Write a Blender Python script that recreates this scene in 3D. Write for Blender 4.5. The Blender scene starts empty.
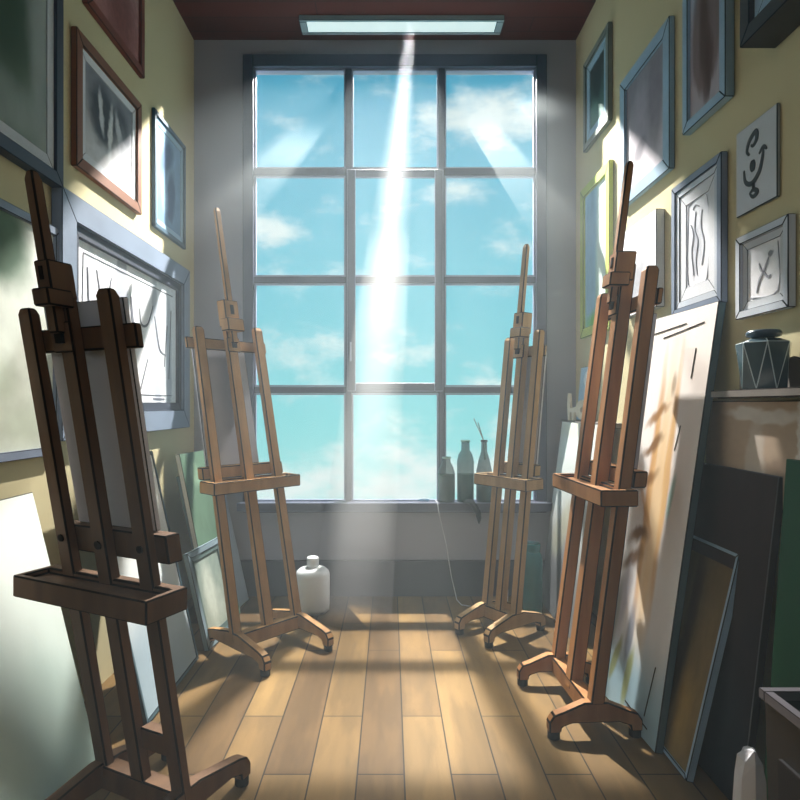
import bpy, bmesh, math, random
from mathutils import Vector, Matrix
random.seed(7)
sc = bpy.context.scene
COL = sc.collection
PI = math.pi

# ------------------------------------------------------------------ dimensions (metres)
XL, XR = -1.444, 1.37          # side walls
YB, YR = 4.42, -1.6            # window wall, rear wall behind the viewer
HC = 4.089                     # ceiling
EYE = 1.40
def lin(c):
    return tuple(((v/255)/12.92 if v/255 <= .04045 else ((v/255+.055)/1.055)**2.4) for v in c) + (1.0,)

# ------------------------------------------------------------------ materials
def new_mat(name):
    m = bpy.data.materials.new(name); m.use_nodes = True
    nt = m.node_tree
    return m, nt, nt.nodes['Principled BSDF']
def N(nt, t, **kw):
    n = nt.nodes.new(t)
    for k, v in kw.items(): setattr(n, k, v)
    return n
def plain(name, c, rough=.6, spec=.25, metal=0, vary=.06, scale=9):
    m, nt, b = new_mat(name)
    tc = N(nt, 'ShaderNodeTexCoord')
    no = N(nt, 'ShaderNodeTexNoise'); no.inputs['Scale'].default_value = scale; no.inputs['Detail'].default_value = 4
    nt.links.new(tc.outputs['Object'], no.inputs['Vector'])
    hs = N(nt, 'ShaderNodeHueSaturation'); hs.inputs['Color'].default_value = lin(c)
    mr = N(nt, 'ShaderNodeMapRange'); mr.inputs[1].default_value = .25; mr.inputs[2].default_value = .75
    mr.inputs[3].default_value = 1-vary; mr.inputs[4].default_value = 1+vary
    nt.links.new(no.outputs['Fac'], mr.inputs[0]); nt.links.new(mr.outputs[0], hs.inputs['Value'])
    nt.links.new(hs.outputs[0], b.inputs['Base Color'])
    b.inputs['Roughness'].default_value = rough; b.inputs['Metallic'].default_value = metal
    b.inputs['Specular IOR Level'].default_value = spec
    return m
def wood(name, c1, c2, sx=18, sz=1.6, rough=.62):
    m, nt, b = new_mat(name)
    tc = N(nt, 'ShaderNodeTexCoord'); mp = N(nt, 'ShaderNodeMapping'); mp.inputs['Scale'].default_value = (sx, sx, sz)
    no = N(nt, 'ShaderNodeTexNoise'); no.inputs['Scale'].default_value = 1; no.inputs['Detail'].default_value = 5
    cr = N(nt, 'ShaderNodeValToRGB'); cr.color_ramp.elements[0].position = .35; cr.color_ramp.elements[1].position = .66
    cr.color_ramp.elements[0].color = lin(c1); cr.color_ramp.elements[1].color = lin(c2)
    nt.links.new(tc.outputs['Object'], mp.inputs[0]); nt.links.new(mp.outputs[0], no.inputs['Vector'])
    nt.links.new(no.outputs['Fac'], cr.inputs[0]); nt.links.new(cr.outputs[0], b.inputs['Base Color'])
    b.inputs['Roughness'].default_value = rough; b.inputs['Specular IOR Level'].default_value = .25
    return m

INK = plain('ink_line', (24, 18, 16), .9, .05, vary=0)
INK2 = plain('cool_ink_line', (38, 44, 52), .9, .05, vary=0)
WOOD = {1: wood('warm_dark_wood', (92, 68, 50), (110, 82, 59)), 2: wood('tan_wood', (150, 112, 68), (172, 132, 84)),
        3: wood('pale_wood', (150, 122, 84), (172, 142, 102)), 4: wood('orange_wood', (142, 97, 56), (164, 116, 70))}
RUBBER = plain('black_rubber', (26, 25, 27), .7)
WALL_SIDE = plain('khaki_plaster', (202, 193, 156), .85, .1, vary=.05, scale=1.6)
WALL_BACK = plain('grey_plaster', (160, 162, 174), .85, .1, vary=.05, scale=1.4)
BASEB = plain('slate_baseboard', (78, 80, 94), .6)
WINF = plain('window_grey_paint', (72, 73, 92), .5, vary=.05)
WINF2 = plain('window_pale_bead', (150, 158, 182), .45, vary=.03)
WHITE = plain('white_plastic', (226, 232, 236), .4, vary=.02)
TEAL = plain('teal_glaze', (6, 104, 110), .25, .5, vary=.1, scale=14)
CANVAS_EDGE = plain('raw_canvas_edge', (196, 200, 198), .9, .1)
SLATE_EDGE = plain('slate_canvas_edge', (74, 98, 108), .7)
DARK_EDGE = plain('dark_canvas_edge', (34, 33, 37), .7)
GREY_CANVAS = plain('grey_primed_canvas', (168, 170, 180), .9, .1, vary=.05, scale=3)
PALE_CANVAS = plain('pale_grey_canvas', (212, 214, 222), .9, .1, vary=.05, scale=3)
BINM = plain('charcoal_bin_plastic', (18, 18, 20), .45, .4)
BINR = plain('grey_bin_rim', (82, 80, 86), .45, .4)
CREAM = plain('cream_ceramic', (226, 216, 198), .5)

def glass_mat(name, c, alpha, rough=.1):
    m, nt, b = new_mat(name)
    b.inputs['Base Color'].default_value = lin(c); b.inputs['Roughness'].default_value = rough
    b.inputs['Specular IOR Level'].default_value = .6
    tr = N(nt, 'ShaderNodeBsdfTransparent'); mx = N(nt, 'ShaderNodeMixShader'); mx.inputs[0].default_value = alpha
    tc = N(nt, 'ShaderNodeTexCoord'); no = N(nt, 'ShaderNodeTexNoise'); no.inputs['Scale'].default_value = 12
    mr = N(nt, 'ShaderNodeMapRange'); mr.inputs[3].default_value = alpha*.92; mr.inputs[4].default_value = alpha*1.08
    nt.links.new(tc.outputs['Object'], no.inputs['Vector']); nt.links.new(no.outputs['Fac'], mr.inputs[0]); nt.links.new(mr.outputs[0], mx.inputs[0])
    nt.links.new(tr.outputs[0], mx.inputs[1]); nt.links.new(b.outputs[0], mx.inputs[2])
    nt.links.new(mx.outputs[0], nt.nodes['Material Output'].inputs[0])
    tr.inputs[0].default_value = (1, 1, 1, 1)
    return m
PANE = glass_mat('window_glass', (235, 245, 250), .025, .05)

def art(name, base, top=None, blobs=(), nscale=4, namt=.12, warp=.08, rough=.8, seed=0):
    """painted surface: vertical blend base->top broken by noise, plus soft brushed patches (u,v,ru,rv,angle,colour,alpha,soft)"""
    m, nt, b = new_mat(name)
    L = nt.links.new
    uv = N(nt, 'ShaderNodeTexCoord')
    mp = N(nt, 'ShaderNodeMapping'); mp.inputs['Location'].default_value = (seed*1.7, seed*.9, 0)
    L(uv.outputs['UV'], mp.inputs[0])
    no = N(nt, 'ShaderNodeTexNoise'); no.inputs['Scale'].default_value = nscale; no.inputs['Detail'].default_value = 4
    L(mp.outputs[0], no.inputs['Vector'])
    sub = N(nt, 'ShaderNodeVectorMath', operation='SUBTRACT'); L(no.outputs['Color'], sub.inputs[0]); sub.inputs[1].default_value = (.5, .5, .5)
    scl = N(nt, 'ShaderNodeVectorMath', operation='SCALE'); L(sub.outputs[0], scl.inputs[0]); scl.inputs['Scale'].default_value = warp*2
    wv = N(nt, 'ShaderNodeVectorMath', operation='ADD'); L(uv.outputs['UV'], wv.inputs[0]); L(scl.outputs[0], wv.inputs[1])
    sp = N(nt, 'ShaderNodeSeparateXYZ'); L(wv.outputs[0], sp.inputs[0])
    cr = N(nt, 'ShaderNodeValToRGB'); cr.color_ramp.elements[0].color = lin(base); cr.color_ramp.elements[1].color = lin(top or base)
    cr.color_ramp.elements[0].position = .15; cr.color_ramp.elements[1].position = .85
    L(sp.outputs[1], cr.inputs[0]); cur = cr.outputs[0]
    for (u, v, ru, rv, ang, c, a, soft) in blobs:
        pm = N(nt, 'ShaderNodeMapping', vector_type='TEXTURE')
        pm.inputs['Location'].default_value = (u, v, 0); pm.inputs['Rotation'].default_value = (0, 0, math.radians(ang)); pm.inputs['Scale'].default_value = (ru, rv, 1)
        L(wv.outputs[0], pm.inputs[0])
        fl = N(nt, 'ShaderNodeVectorMath', operation='MULTIPLY'); L(pm.outputs[0], fl.inputs[0]); fl.inputs[1].default_value = (1, 1, 0)
        ln = N(nt, 'ShaderNodeVectorMath', operation='LENGTH'); L(fl.outputs[0], ln.inputs[0])
        mr = N(nt, 'ShaderNodeMapRange', interpolation_type='SMOOTHSTEP'); L(ln.outputs['Value'], mr.inputs[0])
        mr.inputs[1].default_value = 1-soft; mr.inputs[2].default_value = 1+soft; mr.inputs[3].default_value = a; mr.inputs[4].default_value = 0
        mx = N(nt, 'ShaderNodeMix', data_type='RGBA'); L(mr.outputs[0], mx.inputs[0]); L(cur, mx.inputs[6]); mx.inputs[7].default_value = lin(c)
        cur = mx.outputs[2]
    n2 = N(nt, 'ShaderNodeTexNoise'); n2.inputs['Scale'].default_value = nscale*2.2; n2.inputs['Detail'].default_value = 6; L(mp.outputs[0], n2.inputs['Vector'])
    hs = N(nt, 'ShaderNodeHueSaturation'); L(cur, hs.inputs['Color'])
    mr = N(nt, 'ShaderNodeMapRange'); mr.inputs[1].default_value = .25; mr.inputs[2].default_value = .75; mr.inputs[3].default_value = 1-namt; mr.inputs[4].default_value = 1+namt
    L(n2.outputs['Fac'], mr.inputs[0]); L(mr.outputs[0], hs.inputs['Value']); L(hs.outputs[0], b.inputs['Base Color'])
    b.inputs['Roughness'].default_value = rough; b.inputs['Specular IOR Level'].default_value = .15
    return m

# ------------------------------------------------------------------ mesh helpers
class MB:
    def __init__(s): s.bm = bmesh.new(); s.uv = s.bm.loops.layers.uv.new('UVMap')
    def prism(s, P, mi=0):                     # 8 points: bottom loop 0-3, top loop 4-7
        v = [s.bm.verts.new(p) for p in P]
        fs = [(3, 2, 1, 0), (4, 5, 6, 7), (0, 1, 5, 4), (1, 2, 6, 5), (2, 3, 7, 6), (3, 0, 4, 7)]
        out = []
        for f in fs:
            fc = s.bm.faces.new([v[i] for i in f]); fc.material_index = mi; out.append(fc)
        return out
    def box(s, x0, x1, y0, y1, z0, z1, mi=0):
        return s.prism([(x0, y0, z0), (x1, y0, z0), (x1, y1, z0), (x0, y1, z0), (x0, y0, z1), (x1, y0, z1), (x1, y1, z1), (x0, y1, z1)], mi)
    def slab(s, O, U, V, T, mi=0):             # O corner, U width, V height, T thickness vector
        O, U, V, T = map(Vector, (O, U, V, T))
        return s.prism([O, O+U, O+U+T, O+T, O+V, O+U+V, O+U+V+T, O+V+T], mi)
    def poly(s, pts, mi=0, uvs=None):
        f = s.bm.faces.new([s.bm.verts.new(p) for p in pts]); f.material_index = mi
        if uvs:
            for l, q in zip(f.loops, uvs): l[s.uv].uv = q
        return f
    def extrude_profile(s, prof, fn, mi=0):    # prof: closed 2d loop; fn(p, side) -> 3d
        a = [s.bm.verts.new(fn(p, 0)) for p in prof]; b = [s.bm.verts.new(fn(p, 1)) for p in prof]
        n = len(prof)
        s.bm.faces.new(a[::-1]).material_index = mi; s.bm.faces.new(b).material_index = mi
        for i in range(n):
            s.bm.faces.new([a[i], a[(i+1) % n], b[(i+1) % n], b[i]]).material_index = mi
    def lathe(s, prof, c=(0, 0, 0), seg=28, mi=0, smooth=True):
        rings = []
        for r, z in prof:
            rings.append([s.bm.verts.new((c[0]+r*math.cos(2*PI*i/seg), c[1]+r*math.sin(2*PI*i/seg), c[2]+z)) for i in range(seg)])
        for a, b in zip(rings, rings[1:]):
            for i in range(seg):
                f = s.bm.faces.new([a[i], a[(i+1) % seg], b[(i+1) % seg], b[i]]); f.smooth = smooth; f.material_index = mi
        s.bm.faces.new(rings[0][::-1]).material_index = mi; s.bm.faces.new(rings[-1]).material_index = mi
    def tube(s, pts, r, seg=8, mi=0):
        pts = [Vector(p) for p in pts]; rings = []
        rr = r if isinstance(r, (list, tuple)) else [r]*len(pts)
        for i, p in enumerate(pts):
            t = (pts[min(i+1, len(pts)-1)]-pts[max(i-1, 0)]).normalized()
            a = t.cross(Vector((0, 0, 1)) if abs(t.z) < .9 else Vector((1, 0, 0))).normalized(); b = t.cross(a)
            rings.append([s.bm.verts.new(p+(a*math.cos(2*PI*k/seg)+b*math.sin(2*PI*k/seg))*rr[i]) for k in range(seg)])
        for a, b in zip(rings, rings[1:]):
            for k in range(seg):
                f = s.bm.faces.new([a[k], a[(k+1) % seg], b[(k+1) % seg], b[k]]); f.smooth = True; f.material_index = mi
        s.bm.faces.new(rings[0][::-1]).material_index = mi; s.bm.faces.new(rings[-1]).material_index = mi
    def build(s, name, mats, parent=None, ink=0, inkmat=None, seg=1):
        if not isinstance(mats, (list, tuple)): mats = [mats]
        bmesh.ops.recalc_face_normals(s.bm, faces=s.bm.faces)
        me = bpy.data.meshes.new(name); s.bm.to_mesh(me); s.bm.free()
        o = bpy.data.objects.new(name, me); COL.objects.link(o)
        for m in mats: me.materials.append(m)
        if ink:
            me.materials.append(inkmat or INK)
            bv = o.modifiers.new('edge', 'BEVEL'); bv.width = ink; bv.segments = seg; bv.limit_method = 'ANGLE'; bv.angle_limit = math.radians(32)
            bv.material = len(mats)
        if parent: o.parent = parent
        return o
def tag(o, label, cat, group=None, kind=None):
    o['label'] = label; o['category'] = cat
    if group: o['group'] = group
    if kind: o['kind'] = kind
    return o
def empty(name, loc, rz=0, label=None, cat=None, group=None):
    o = bpy.data.objects.new(name, None); COL.objects.link(o); o.location = loc; o.rotation_euler = (0, 0, rz)
    o.empty_display_size = .05
    if label: tag(o, label, cat, group)
    return o
def struct(o): o['kind'] = 'structure'; return o

# ------------------------------------------------------------------ room shell
m, nt, b = new_mat('plank_floor')
L = nt.links.new
tc = N(nt, 'ShaderNodeTexCoord'); sp = N(nt, 'ShaderNodeSeparateXYZ'); cb = N(nt, 'ShaderNodeCombineXYZ'); L(tc.outputs['Object'], sp.inputs[0])
L(sp.outputs[1], cb.inputs[0]); L(sp.outputs[0], cb.inputs[1])
off = N(nt, 'ShaderNodeVectorMath', operation='ADD'); off.inputs[1].default_value = (20.3, 20.06, 0); L(cb.outputs[0], off.inputs[0])
br = N(nt, 'ShaderNodeTexBrick'); br.offset = .37; br.offset_frequency = 2
br.inputs['Scale'].default_value = 1; br.inputs['Brick Width'].default_value = 1.15; br.inputs['Row Height'].default_value = .178
br.inputs['Mortar Size'].default_value = .003; br.inputs['Mortar Smooth'].default_value = .1
br.inputs['Color1'].default_value = lin((128, 103, 62)); br.inputs['Color2'].default_value = lin((92, 70, 42)); br.inputs['Mortar'].default_value = lin((26, 16, 10))
L(off.outputs[0], br.inputs['Vector'])
mp = N(nt, 'ShaderNodeMapping'); mp.inputs['Scale'].default_value = (14, 1.3, 1); L(tc.outputs['Object'], mp.inputs[0])
no = N(nt, 'ShaderNodeTexNoise'); no.inputs['Scale'].default_value = 1; no.inputs['Detail'].default_value = 5; L(mp.outputs[0], no.inputs['Vector'])
mp2 = N(nt, 'ShaderNodeMapping'); mp2.inputs['Scale'].default_value = (5, 1.1, 1); L(tc.outputs['Object'], mp2.inputs[0])
no2 = N(nt, 'ShaderNodeTexNoise'); no2.inputs['Scale'].default_value = 1.4; no2.inputs['Detail'].default_value = 3; L(mp2.outputs[0], no2.inputs['Vector'])
cr2 = N(nt, 'ShaderNodeMapRange'); cr2.inputs[1].default_value = .46; cr2.inputs[2].default_value = .56; cr2.inputs[3].default_value = .84; cr2.inputs[4].default_value = 1.1; L(no2.outputs['Fac'], cr2.inputs[0])
cr = N(nt, 'ShaderNodeMapRange'); cr.inputs[1].default_value = .3; cr.inputs[2].default_value = .7; cr.inputs[3].default_value = .8; cr.inputs[4].default_value = 1.15; L(no.outputs['Fac'], cr.inputs[0])
mu = N(nt, 'ShaderNodeMath', operation='MULTIPLY'); L(cr.outputs[0], mu.inputs[0]); L(cr2.outputs[0], mu.inputs[1])
hs = N(nt, 'ShaderNodeHueSaturation'); L(br.outputs['Color'], hs.inputs['Color']); L(mu.outputs[0], hs.inputs['Value']); L(hs.outputs[0], b.inputs['Base Color'])
b.inputs['Roughness'].default_value = .55; b.inputs['Specular IOR Level'].default_value = .2
FLOORM = m
mb = MB(); mb.box(XL-.1, XR+.1, YR-.1, YB+.1, -.08, 0); struct(mb.build('floor', FLOORM))

m, nt, b = new_mat('dark_red_ceiling_boards')
tc = N(nt, 'ShaderNodeTexCoord'); br = N(nt, 'ShaderNodeTexBrick'); br.inputs['Scale'].default_value = 1; br.inputs['Brick Width'].default_value = 3; br.inputs['Row Height'].default_value = .16
br.inputs['Mortar Size'].default_value = .003; br.inputs['Color1'].default_value = lin((92, 36, 25)); br.inputs['Color2'].default_value = lin((78, 30, 21)); br.inputs['Mortar'].default_value = lin((24, 11, 8))
of = N(nt, 'ShaderNodeVectorMath', operation='ADD'); of.inputs[1].default_value = (20, 20, 0)
nt.links.new(tc.outputs['Object'], of.inputs[0]); nt.links.new(of.outputs[0], br.inputs['Vector']); nt.links.new(br.outputs['Color'], b.inputs['Base Color']); b.inputs['Roughness'].default_value = .8
mb = MB(); mb.box(XL-.1, XR+.1, YR-.1, YB+.1, HC, HC+.08); struct(mb.build('ceiling', m))
mb = MB(); mb.box(XL-.1, XL, YR-.1, YB+.1, 0, HC); struct(mb.build('wall_left', WALL_SIDE))
mb = MB(); mb.box(XR, XR+.1, YR-.1, YB+.1, 0, HC); struct(mb.build('wall_right', WALL_SIDE))
mb = MB(); mb.box(XL, XR, YR-.1, YR, 0, HC); struct(mb.build('wall_rear', WALL_BACK))
# window opening (outer edge of the casing sits on the wall)
WX0, WX1, WZ0, WZ1 = -1.0, 1.07, .69, 3.875
mb = MB()
mb.box(XL, WX0, YB, YB+.08, 0, HC); mb.box(WX1, XR, YB, YB+.08, 0, HC)
mb.box(WX0, WX1, YB, YB+.08, 0, WZ0); mb.box(WX0, WX1, YB, YB+.08, WZ1, HC)
struct(mb.build('wall_back', WALL_BACK))
mb = MB(); mb.box(XL, XR, YB-.03, YB, 0, .235); mb.box(XL, XR, YB-.038, YB, .225, .26)
struct(mb.build('baseboard_back', BASEB))

# ------------------------------------------------------------------ window
win = empty('window_1', (0, YB, 0)); struct(win)
win['label'] = 'tall grey steel window of twelve panes'
mb = MB()   # casing on the wall
y0 = YB-.045
CX0, CX1, CZ0, CZ1 = WX0-.075, WX1+.075, WZ0-.075, WZ1+.085
mb.box(CX0, WX0, y0, YB, CZ0, CZ1); mb.box(WX1, CX1, y0, YB, CZ0, CZ1)
mb.box(WX0, WX1, y0, YB, WZ1, CZ1); mb.box(WX0, WX1, y0, YB, CZ0, WZ0)
mb.build('casing', WINF, win, ink=.004, inkmat=INK2)
MX = [(-.305, .022), (.38, .022)]
zpx = [172, 280, 390]
MZ = [(EYE+(405-z)/600*YB, .026 if z == 172 else .022) for z in zpx]
mb = MB()
for x, w in MX: mb.box(x-w, x+w, YB-.012, YB+.05, WZ0, WZ1)
xs = [WX0, MX[0][0], MX[1][0], WX1]
for z, w in MZ:
    for i in range(3):
        a = xs[i]+(0 if i == 0 else .022); c = xs[i+1]-(0 if i == 2 else .022)
        mb.box(a, c, YB-.008, YB+.05, z-w, z+w)
mb.build('mullions', WINF, win, ink=.003, inkmat=INK2)
# pale beads round each pane
mb = MB()
zs = [WZ0]+[z for z, _ in MZ[::-1]]+[WZ1]
for i in range(3):
    for j in range(4):
        a = xs[i]+(.0 if i == 0 else .022); c = xs[i+1]-(.0 if i == 2 else .022)
        d = zs[j]+(.0 if j == 0 else .024); e = zs[j+1]-(.0 if j == 3 else .024)
        w = .012
        for q in ((a, a+w, d, e), (c-w, c, d, e), (a+w, c-w, d, d+w), (a+w, c-w, e-w, e)):
            mb.box(q[0], q[1], YB+.0, YB+.03, q[2], q[3])
mb.build('glazing_bead', WINF2, win)
# opening sash in the middle (rows two and three)
mb = MB()
a, c, d, e = MX[0][0]+.0, MX[1][0]-.0, MZ[2][0]-.0, MZ[0][0]+.0
w = .052
for q in ((a-.01, a+w, d-.01, e+.01), (c-w, c+.01, d-.01, e+.01), (a+w, c-w, d-.01, d+w), (a+w, c-w, e-w, e+.01)):
    mb.box(q[0], q[1], YB-.03, YB-.009, q[2], q[3])
sash = mb.build('sash', WINF, win, ink=.004, inkmat=WINF2)
mb = MB(); mb.box(a+.012, a+.024, YB-.045, YB-.03, 1.72, 1.86); mb.build('sash_handle', WINF2, sash)
mb = MB(); mb.box(WX0, WX1, YB+.018, YB+.022, WZ0, WZ1); mb.build('glass', PANE, win)
mb = MB(); mb.box(CX0-.02, CX1+.02, YB-.13, YB-.046, WZ0-.04, WZ0+.01); mb.box(CX0-.02, CX1+.02, YB-.14, YB-.125, WZ0-.05, WZ0+.012)
mb.build('window_sill', WINF, win, ink=.003, inkmat=WINF2)

for ch in list(win.children): ch.location = (0, -YB, 0)

# ------------------------------------------------------------------ ceiling lamp
lamp = empty('ceiling_light', (.08, 4.22, HC), 0, 'long flat fluorescent panel on the dark red ceiling above the window', 'ceiling light')
mb = MB(); lx0, lx1, ly0, ly1 = -.71, .71, -.085, .085
for q in ((lx0, lx1, ly0, ly0+.025), (lx0, lx1, ly1-.025, ly1), (lx0, lx0+.05, ly0+.025, ly1-.025), (lx1-.05, lx1, ly0+.025, ly1-.025)):
    mb.box(q[0], q[1], q[2], q[3], -.035, 0)
mb.build('frame', plain('pale_lamp_housing', (150, 172, 180), .4), lamp, ink=.003, inkmat=INK2)
m, nt, b = new_mat('lamp_diffuser'); b.inputs['Emission Color'].default_value = lin((214, 240, 240)); b.inputs['Emission Strength'].default_value = .8; b.inputs['Base Color'].default_value = lin((200, 215, 215))
mb = MB(); mb.box(lx0+.05, lx1-.05, ly0+.025, ly1-.025, -.028, -.002); mb.build('diffuser', m, lamp)

# ------------------------------------------------------------------ pictures and canvases
def ribbon(mb, O, U, V, n, pts, w, mi=0, lift=.0025, seg=5, taper=True):
    """brush or pencil line lying on a surface; pts in (u,v)"""
    P = [Vector(O)+Vector(U)*p[0]+Vector(V)*p[1] for p in pts]
    if len(P) > 2:                              # smooth
        Q = []
        for i in range(len(P)-1):
            p0, p1, p2, p3 = P[max(i-1, 0)], P[i], P[i+1], P[min(i+2, len(P)-1)]
            for k in range(seg):
                t = k/seg
                Q.append(.5*((2*p1)+(p2-p0)*t+(2*p0-5*p1+4*p2-p3)*t*t+(3*p1-p0-3*p2+p3)*t**3))
        P = Q+[P[-1]]
    n = Vector(n).normalized(); vs = []
    for i, p in enumerate(P):
        t = (P[min(i+1, len(P)-1)]-P[max(i-1, 0)]).normalized(); s = n.cross(t)
        f = (.35+.65*math.sin(PI*(i+.6)/(len(P)+.2))) if taper else 1
        vs.append([mb.bm.verts.new(p+s*w*.5*f*k+n*h) for k, h in ((1, .0004), (1, lift), (-1, lift), (-1, .0004))])
    for a, b in zip(vs, vs[1:]):
        for k in range(3): mb.bm.faces.new([a[k], a[k+1], b[k+1], b[k]]).material_index = mi
    mb.bm.faces.new(vs[0][::-1]); mb.bm.faces.new(vs[-1])

PENCIL = plain('pencil_grey', (92, 96, 104), .9, .05); SOFTP = plain('soft_grey_wash', (166, 170, 180), .9, .05); DARKP = plain('dark_brush_ink', (88, 94, 98), .8, .1)
def ring4(mb, loc, O, u, v, n, a, b, c, d, t, f0, f1):
    """four mitred bars round the rectangle a..b, c..d"""
    o = [(a, c), (b, c), (b, d), (a, d)]; i = [(a+t, c+t), (b-t, c+t), (b-t, d-t), (a+t, d-t)]
    for k in range(4):
        q = [o[k], o[(k+1) % 4], i[(k+1) % 4], i[k]]
        mb.prism([loc(O+u*p[0]+v*p[1]-n*f1) for p in q]+[loc(O+u*p[0]+v*p[1]-n*f0) for p in q])
def panel(name, label, cat, O, U, V, T, artm, frame=None, fw=.05, mat=None, mw=0, step=.012, strokes=(), strokem=PENCIL, inner=None, group=None, edge=CANVAS_EDGE, ink=.003, inkmat=None):
    """O lower left corner of the front, U,V edge vectors, T thickness; front normal U x V."""
    O, U, V = Vector(O), Vector(U), Vector(V); u, v = U.normalized(), V.normalized(); n = u.cross(v)
    base = O+U*.5-n*T
    root = empty(name, base, 0, label, cat, group)
    I = Matrix.Translation(-base)
    def loc(p): return I @ Vector(p)
    w, h = U.length, V.length
    if frame:
        mb = MB()
        ring4(mb, loc, O, u, v, n, 0, w, 0, h, fw, 0, T)
        mb.build('frame', frame, root, ink=ink, inkmat=inkmat or INK2)
        if inner:
            im, iw = inner; mb = MB(); k = fw
            ring4(mb, loc, O, u, v, n, k, w-k, k, h-k, iw, step*.6, T)
            mb.build('inner_frame', im, root, ink=.002, inkmat=INK2)
            fw2 = fw+iw
        else: fw2 = fw
        a0 = fw2
        if mat:
            mb = MB()
            k = fw2
            ring4(mb, loc, O, u, v, n, k, w-k, k, h-k, mw, step, T)
            mb.build('mat_board', mat, root, ink=.0015, inkmat=INK2); a0 = fw2+mw
        s = step*1.3; aw, ah = w-2*a0, h-2*a0
        AO = O+u*a0+v*a0-n*s; AU, AV = u*aw, v*ah
        mb = MB()
        P = [loc(AO), loc(AO+AU), loc(AO+AU+AV), loc(AO+AV)]
        mb.slab(P[0]-n*.0005, AU, AV, -n*(T-s-.0005)); mb.poly(P, 1, [(0, 0), (1, 0), (1, 1), (0, 1)])
        sub = mb.build('artwork', [edge, artm], root)
        fixn(sub, n)
    else:
        AO, AU, AV = O, U, V
        mb = MB()
        fs = mb.slab(loc(O), U, V, -n*T)
        f = fs[2]; f.material_index = 1
        for l in f.loops:
            q = l.vert.co-loc(O); l[mb.uv].uv = (q.dot(u)/w, q.dot(v)/h)
        sub = mb.build('canvas', [edge, artm], root, ink=ink, inkmat=inkmat or INK2)
    if strokes:
        mb = MB()
        for st in strokes:
            pts, wd = st[0], st[1]
            ribbon(mb, loc(AO), AU, AV, n, pts, wd)
        mb.build('drawn_lines', strokem, sub)
    return root
def fixn(o, n): pass

def wallpic(side, name, label, x0, x1, t0, t1, b0, b1, T=.03, **kw):
    """picture hanging on a side wall; x0/x1 and heights read along its two upright edges"""
    X = (XL+T) if side == 'l' else (XR-T)
    Ya, Yb = abs(600*X/(x0-390)), abs(600*X/(x1-390))
    za = [EYE+(405-v)/600*Ya for v in (t0, b0)]; zb = [EYE+(405-v)/600*Yb for v in (t1, b1)]
    zt, zb_ = (za[0]+zb[0])/2, (za[1]+zb[1])/2
    # left wall: x0 is the near edge; right wall: x0 is the far edge; both run left to right for someone facing the wall
    return panel(name, label, kw.pop('cat', 'picture'), (X, Ya, zb_), (0, Yb-Ya, 0), (0, 0, zt-zb_), T-.001, **kw)

FR_SLATE = plain('dark_slate_frame', (62, 68, 82), .5); FR_BROWN = plain('brown_wood_frame', (128, 82, 56), .55, vary=.1); FR_RED = plain('red_brown_frame', (120, 62, 46), .55, vary=.1)
FR_TEAL = plain('thin_teal_frame', (62, 92, 112), .5); FR_GREY = plain('blue_grey_frame', (128, 142, 162), .45, vary=.12, scale=5); FR_GREY2 = plain('dark_blue_grey_frame', (126, 138, 158), .45, vary=.1)
FR_BLUE = plain('steel_blue_frame', (150, 178, 200), .45, vary=.08); FR_GREEN = plain('lime_green_frame', (178, 190, 96), .5, vary=.1); FR_PALE = plain('pale_grey_frame', (198, 206, 216), .45, vary=.08)
FR_CHAR = plain('charcoal_box_frame', (66, 68, 72), .5, vary=.1); FR_MOSS = plain('grey_green_frame', (124, 132, 124), .5, vary=.1)
MATW = plain('white_mat', (222, 226, 232), .9, .1, vary=.03); MATB = plain('pale_blue_mat', (158, 188, 208), .9, .1, vary=.08, scale=4); MATG = plain('grey_mat', (196, 202, 208), .9, .1, vary=.05)

# ---- left wall
def wallbox(side, name, label, Ya, Yb, z0, z1, T=.03, **kw):
    X = (XL+T) if side == 'l' else (XR-T)
    return panel(name, label, kw.pop('cat', 'picture'), (X, Ya, z0), (0, Yb-Ya, 0), (0, 0, z1-z0), T-.001, **kw)
wallbox('l', 'framed_picture', 'large murky green abstract painting in a dark slate frame at the left edge', 1.55, 2.565, 2.325, 3.85, T=.05, frame=FR_SLATE, fw=.055, mat=MATG, mw=.05,
        artm=art('green_abstract', (124, 142, 130), (148, 168, 150), [(.62, .34, .3, .22, 0, (62, 82, 68), .95, .6), (.4, .75, .3, .16, 20, (104, 124, 108), .7, .7), (.95, .5, .1, .6, 0, (160, 170, 170), .8, .5), (.6, .05, .6, .07, 5, (150, 162, 160), .7, .6)], nscale=3, seed=1))
wallpic('l', 'framed_picture', 'brown wood framed grey and white streaked abstract on left wall', 77, 142, 25, 105, 168, 213, frame=FR_BROWN, fw=.055, mat=MATW, mw=.045, inkmat=INK,
        artm=art('grey_streaks', (212, 214, 218), (138, 142, 152), [(.35, .58, .26, .34, 0, (74, 80, 90), .95, .35), (.72, .66, .2, .24, 10, (80, 86, 96), .9, .4), (.32, .62, .045, .22, 8, (216, 220, 226), .95, .4), (.5, .45, .05, .36, -4, (224, 228, 232), .9, .4), (.68, .6, .06, .2, 12, (206, 210, 216), .9, .5), (.82, .3, .12, .3, 0, (176, 180, 188), .6, .6)], nscale=5, seed=2))
wallpic('l', 'framed_picture', 'red brown framed mauve painting high on left wall, cut by the top edge', 88, 145, -165, -71, 3, 79, frame=FR_RED, fw=.05, inkmat=INK,
        artm=art('mauve_field', (170, 122, 118), (192, 164, 166), [(.6, .25, .3, .3, 30, (112, 62, 58), .8, .6), (.3, .6, .3, .2, 10, (176, 150, 152), .7, .6)], nscale=9, namt=.2, seed=3))
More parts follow.
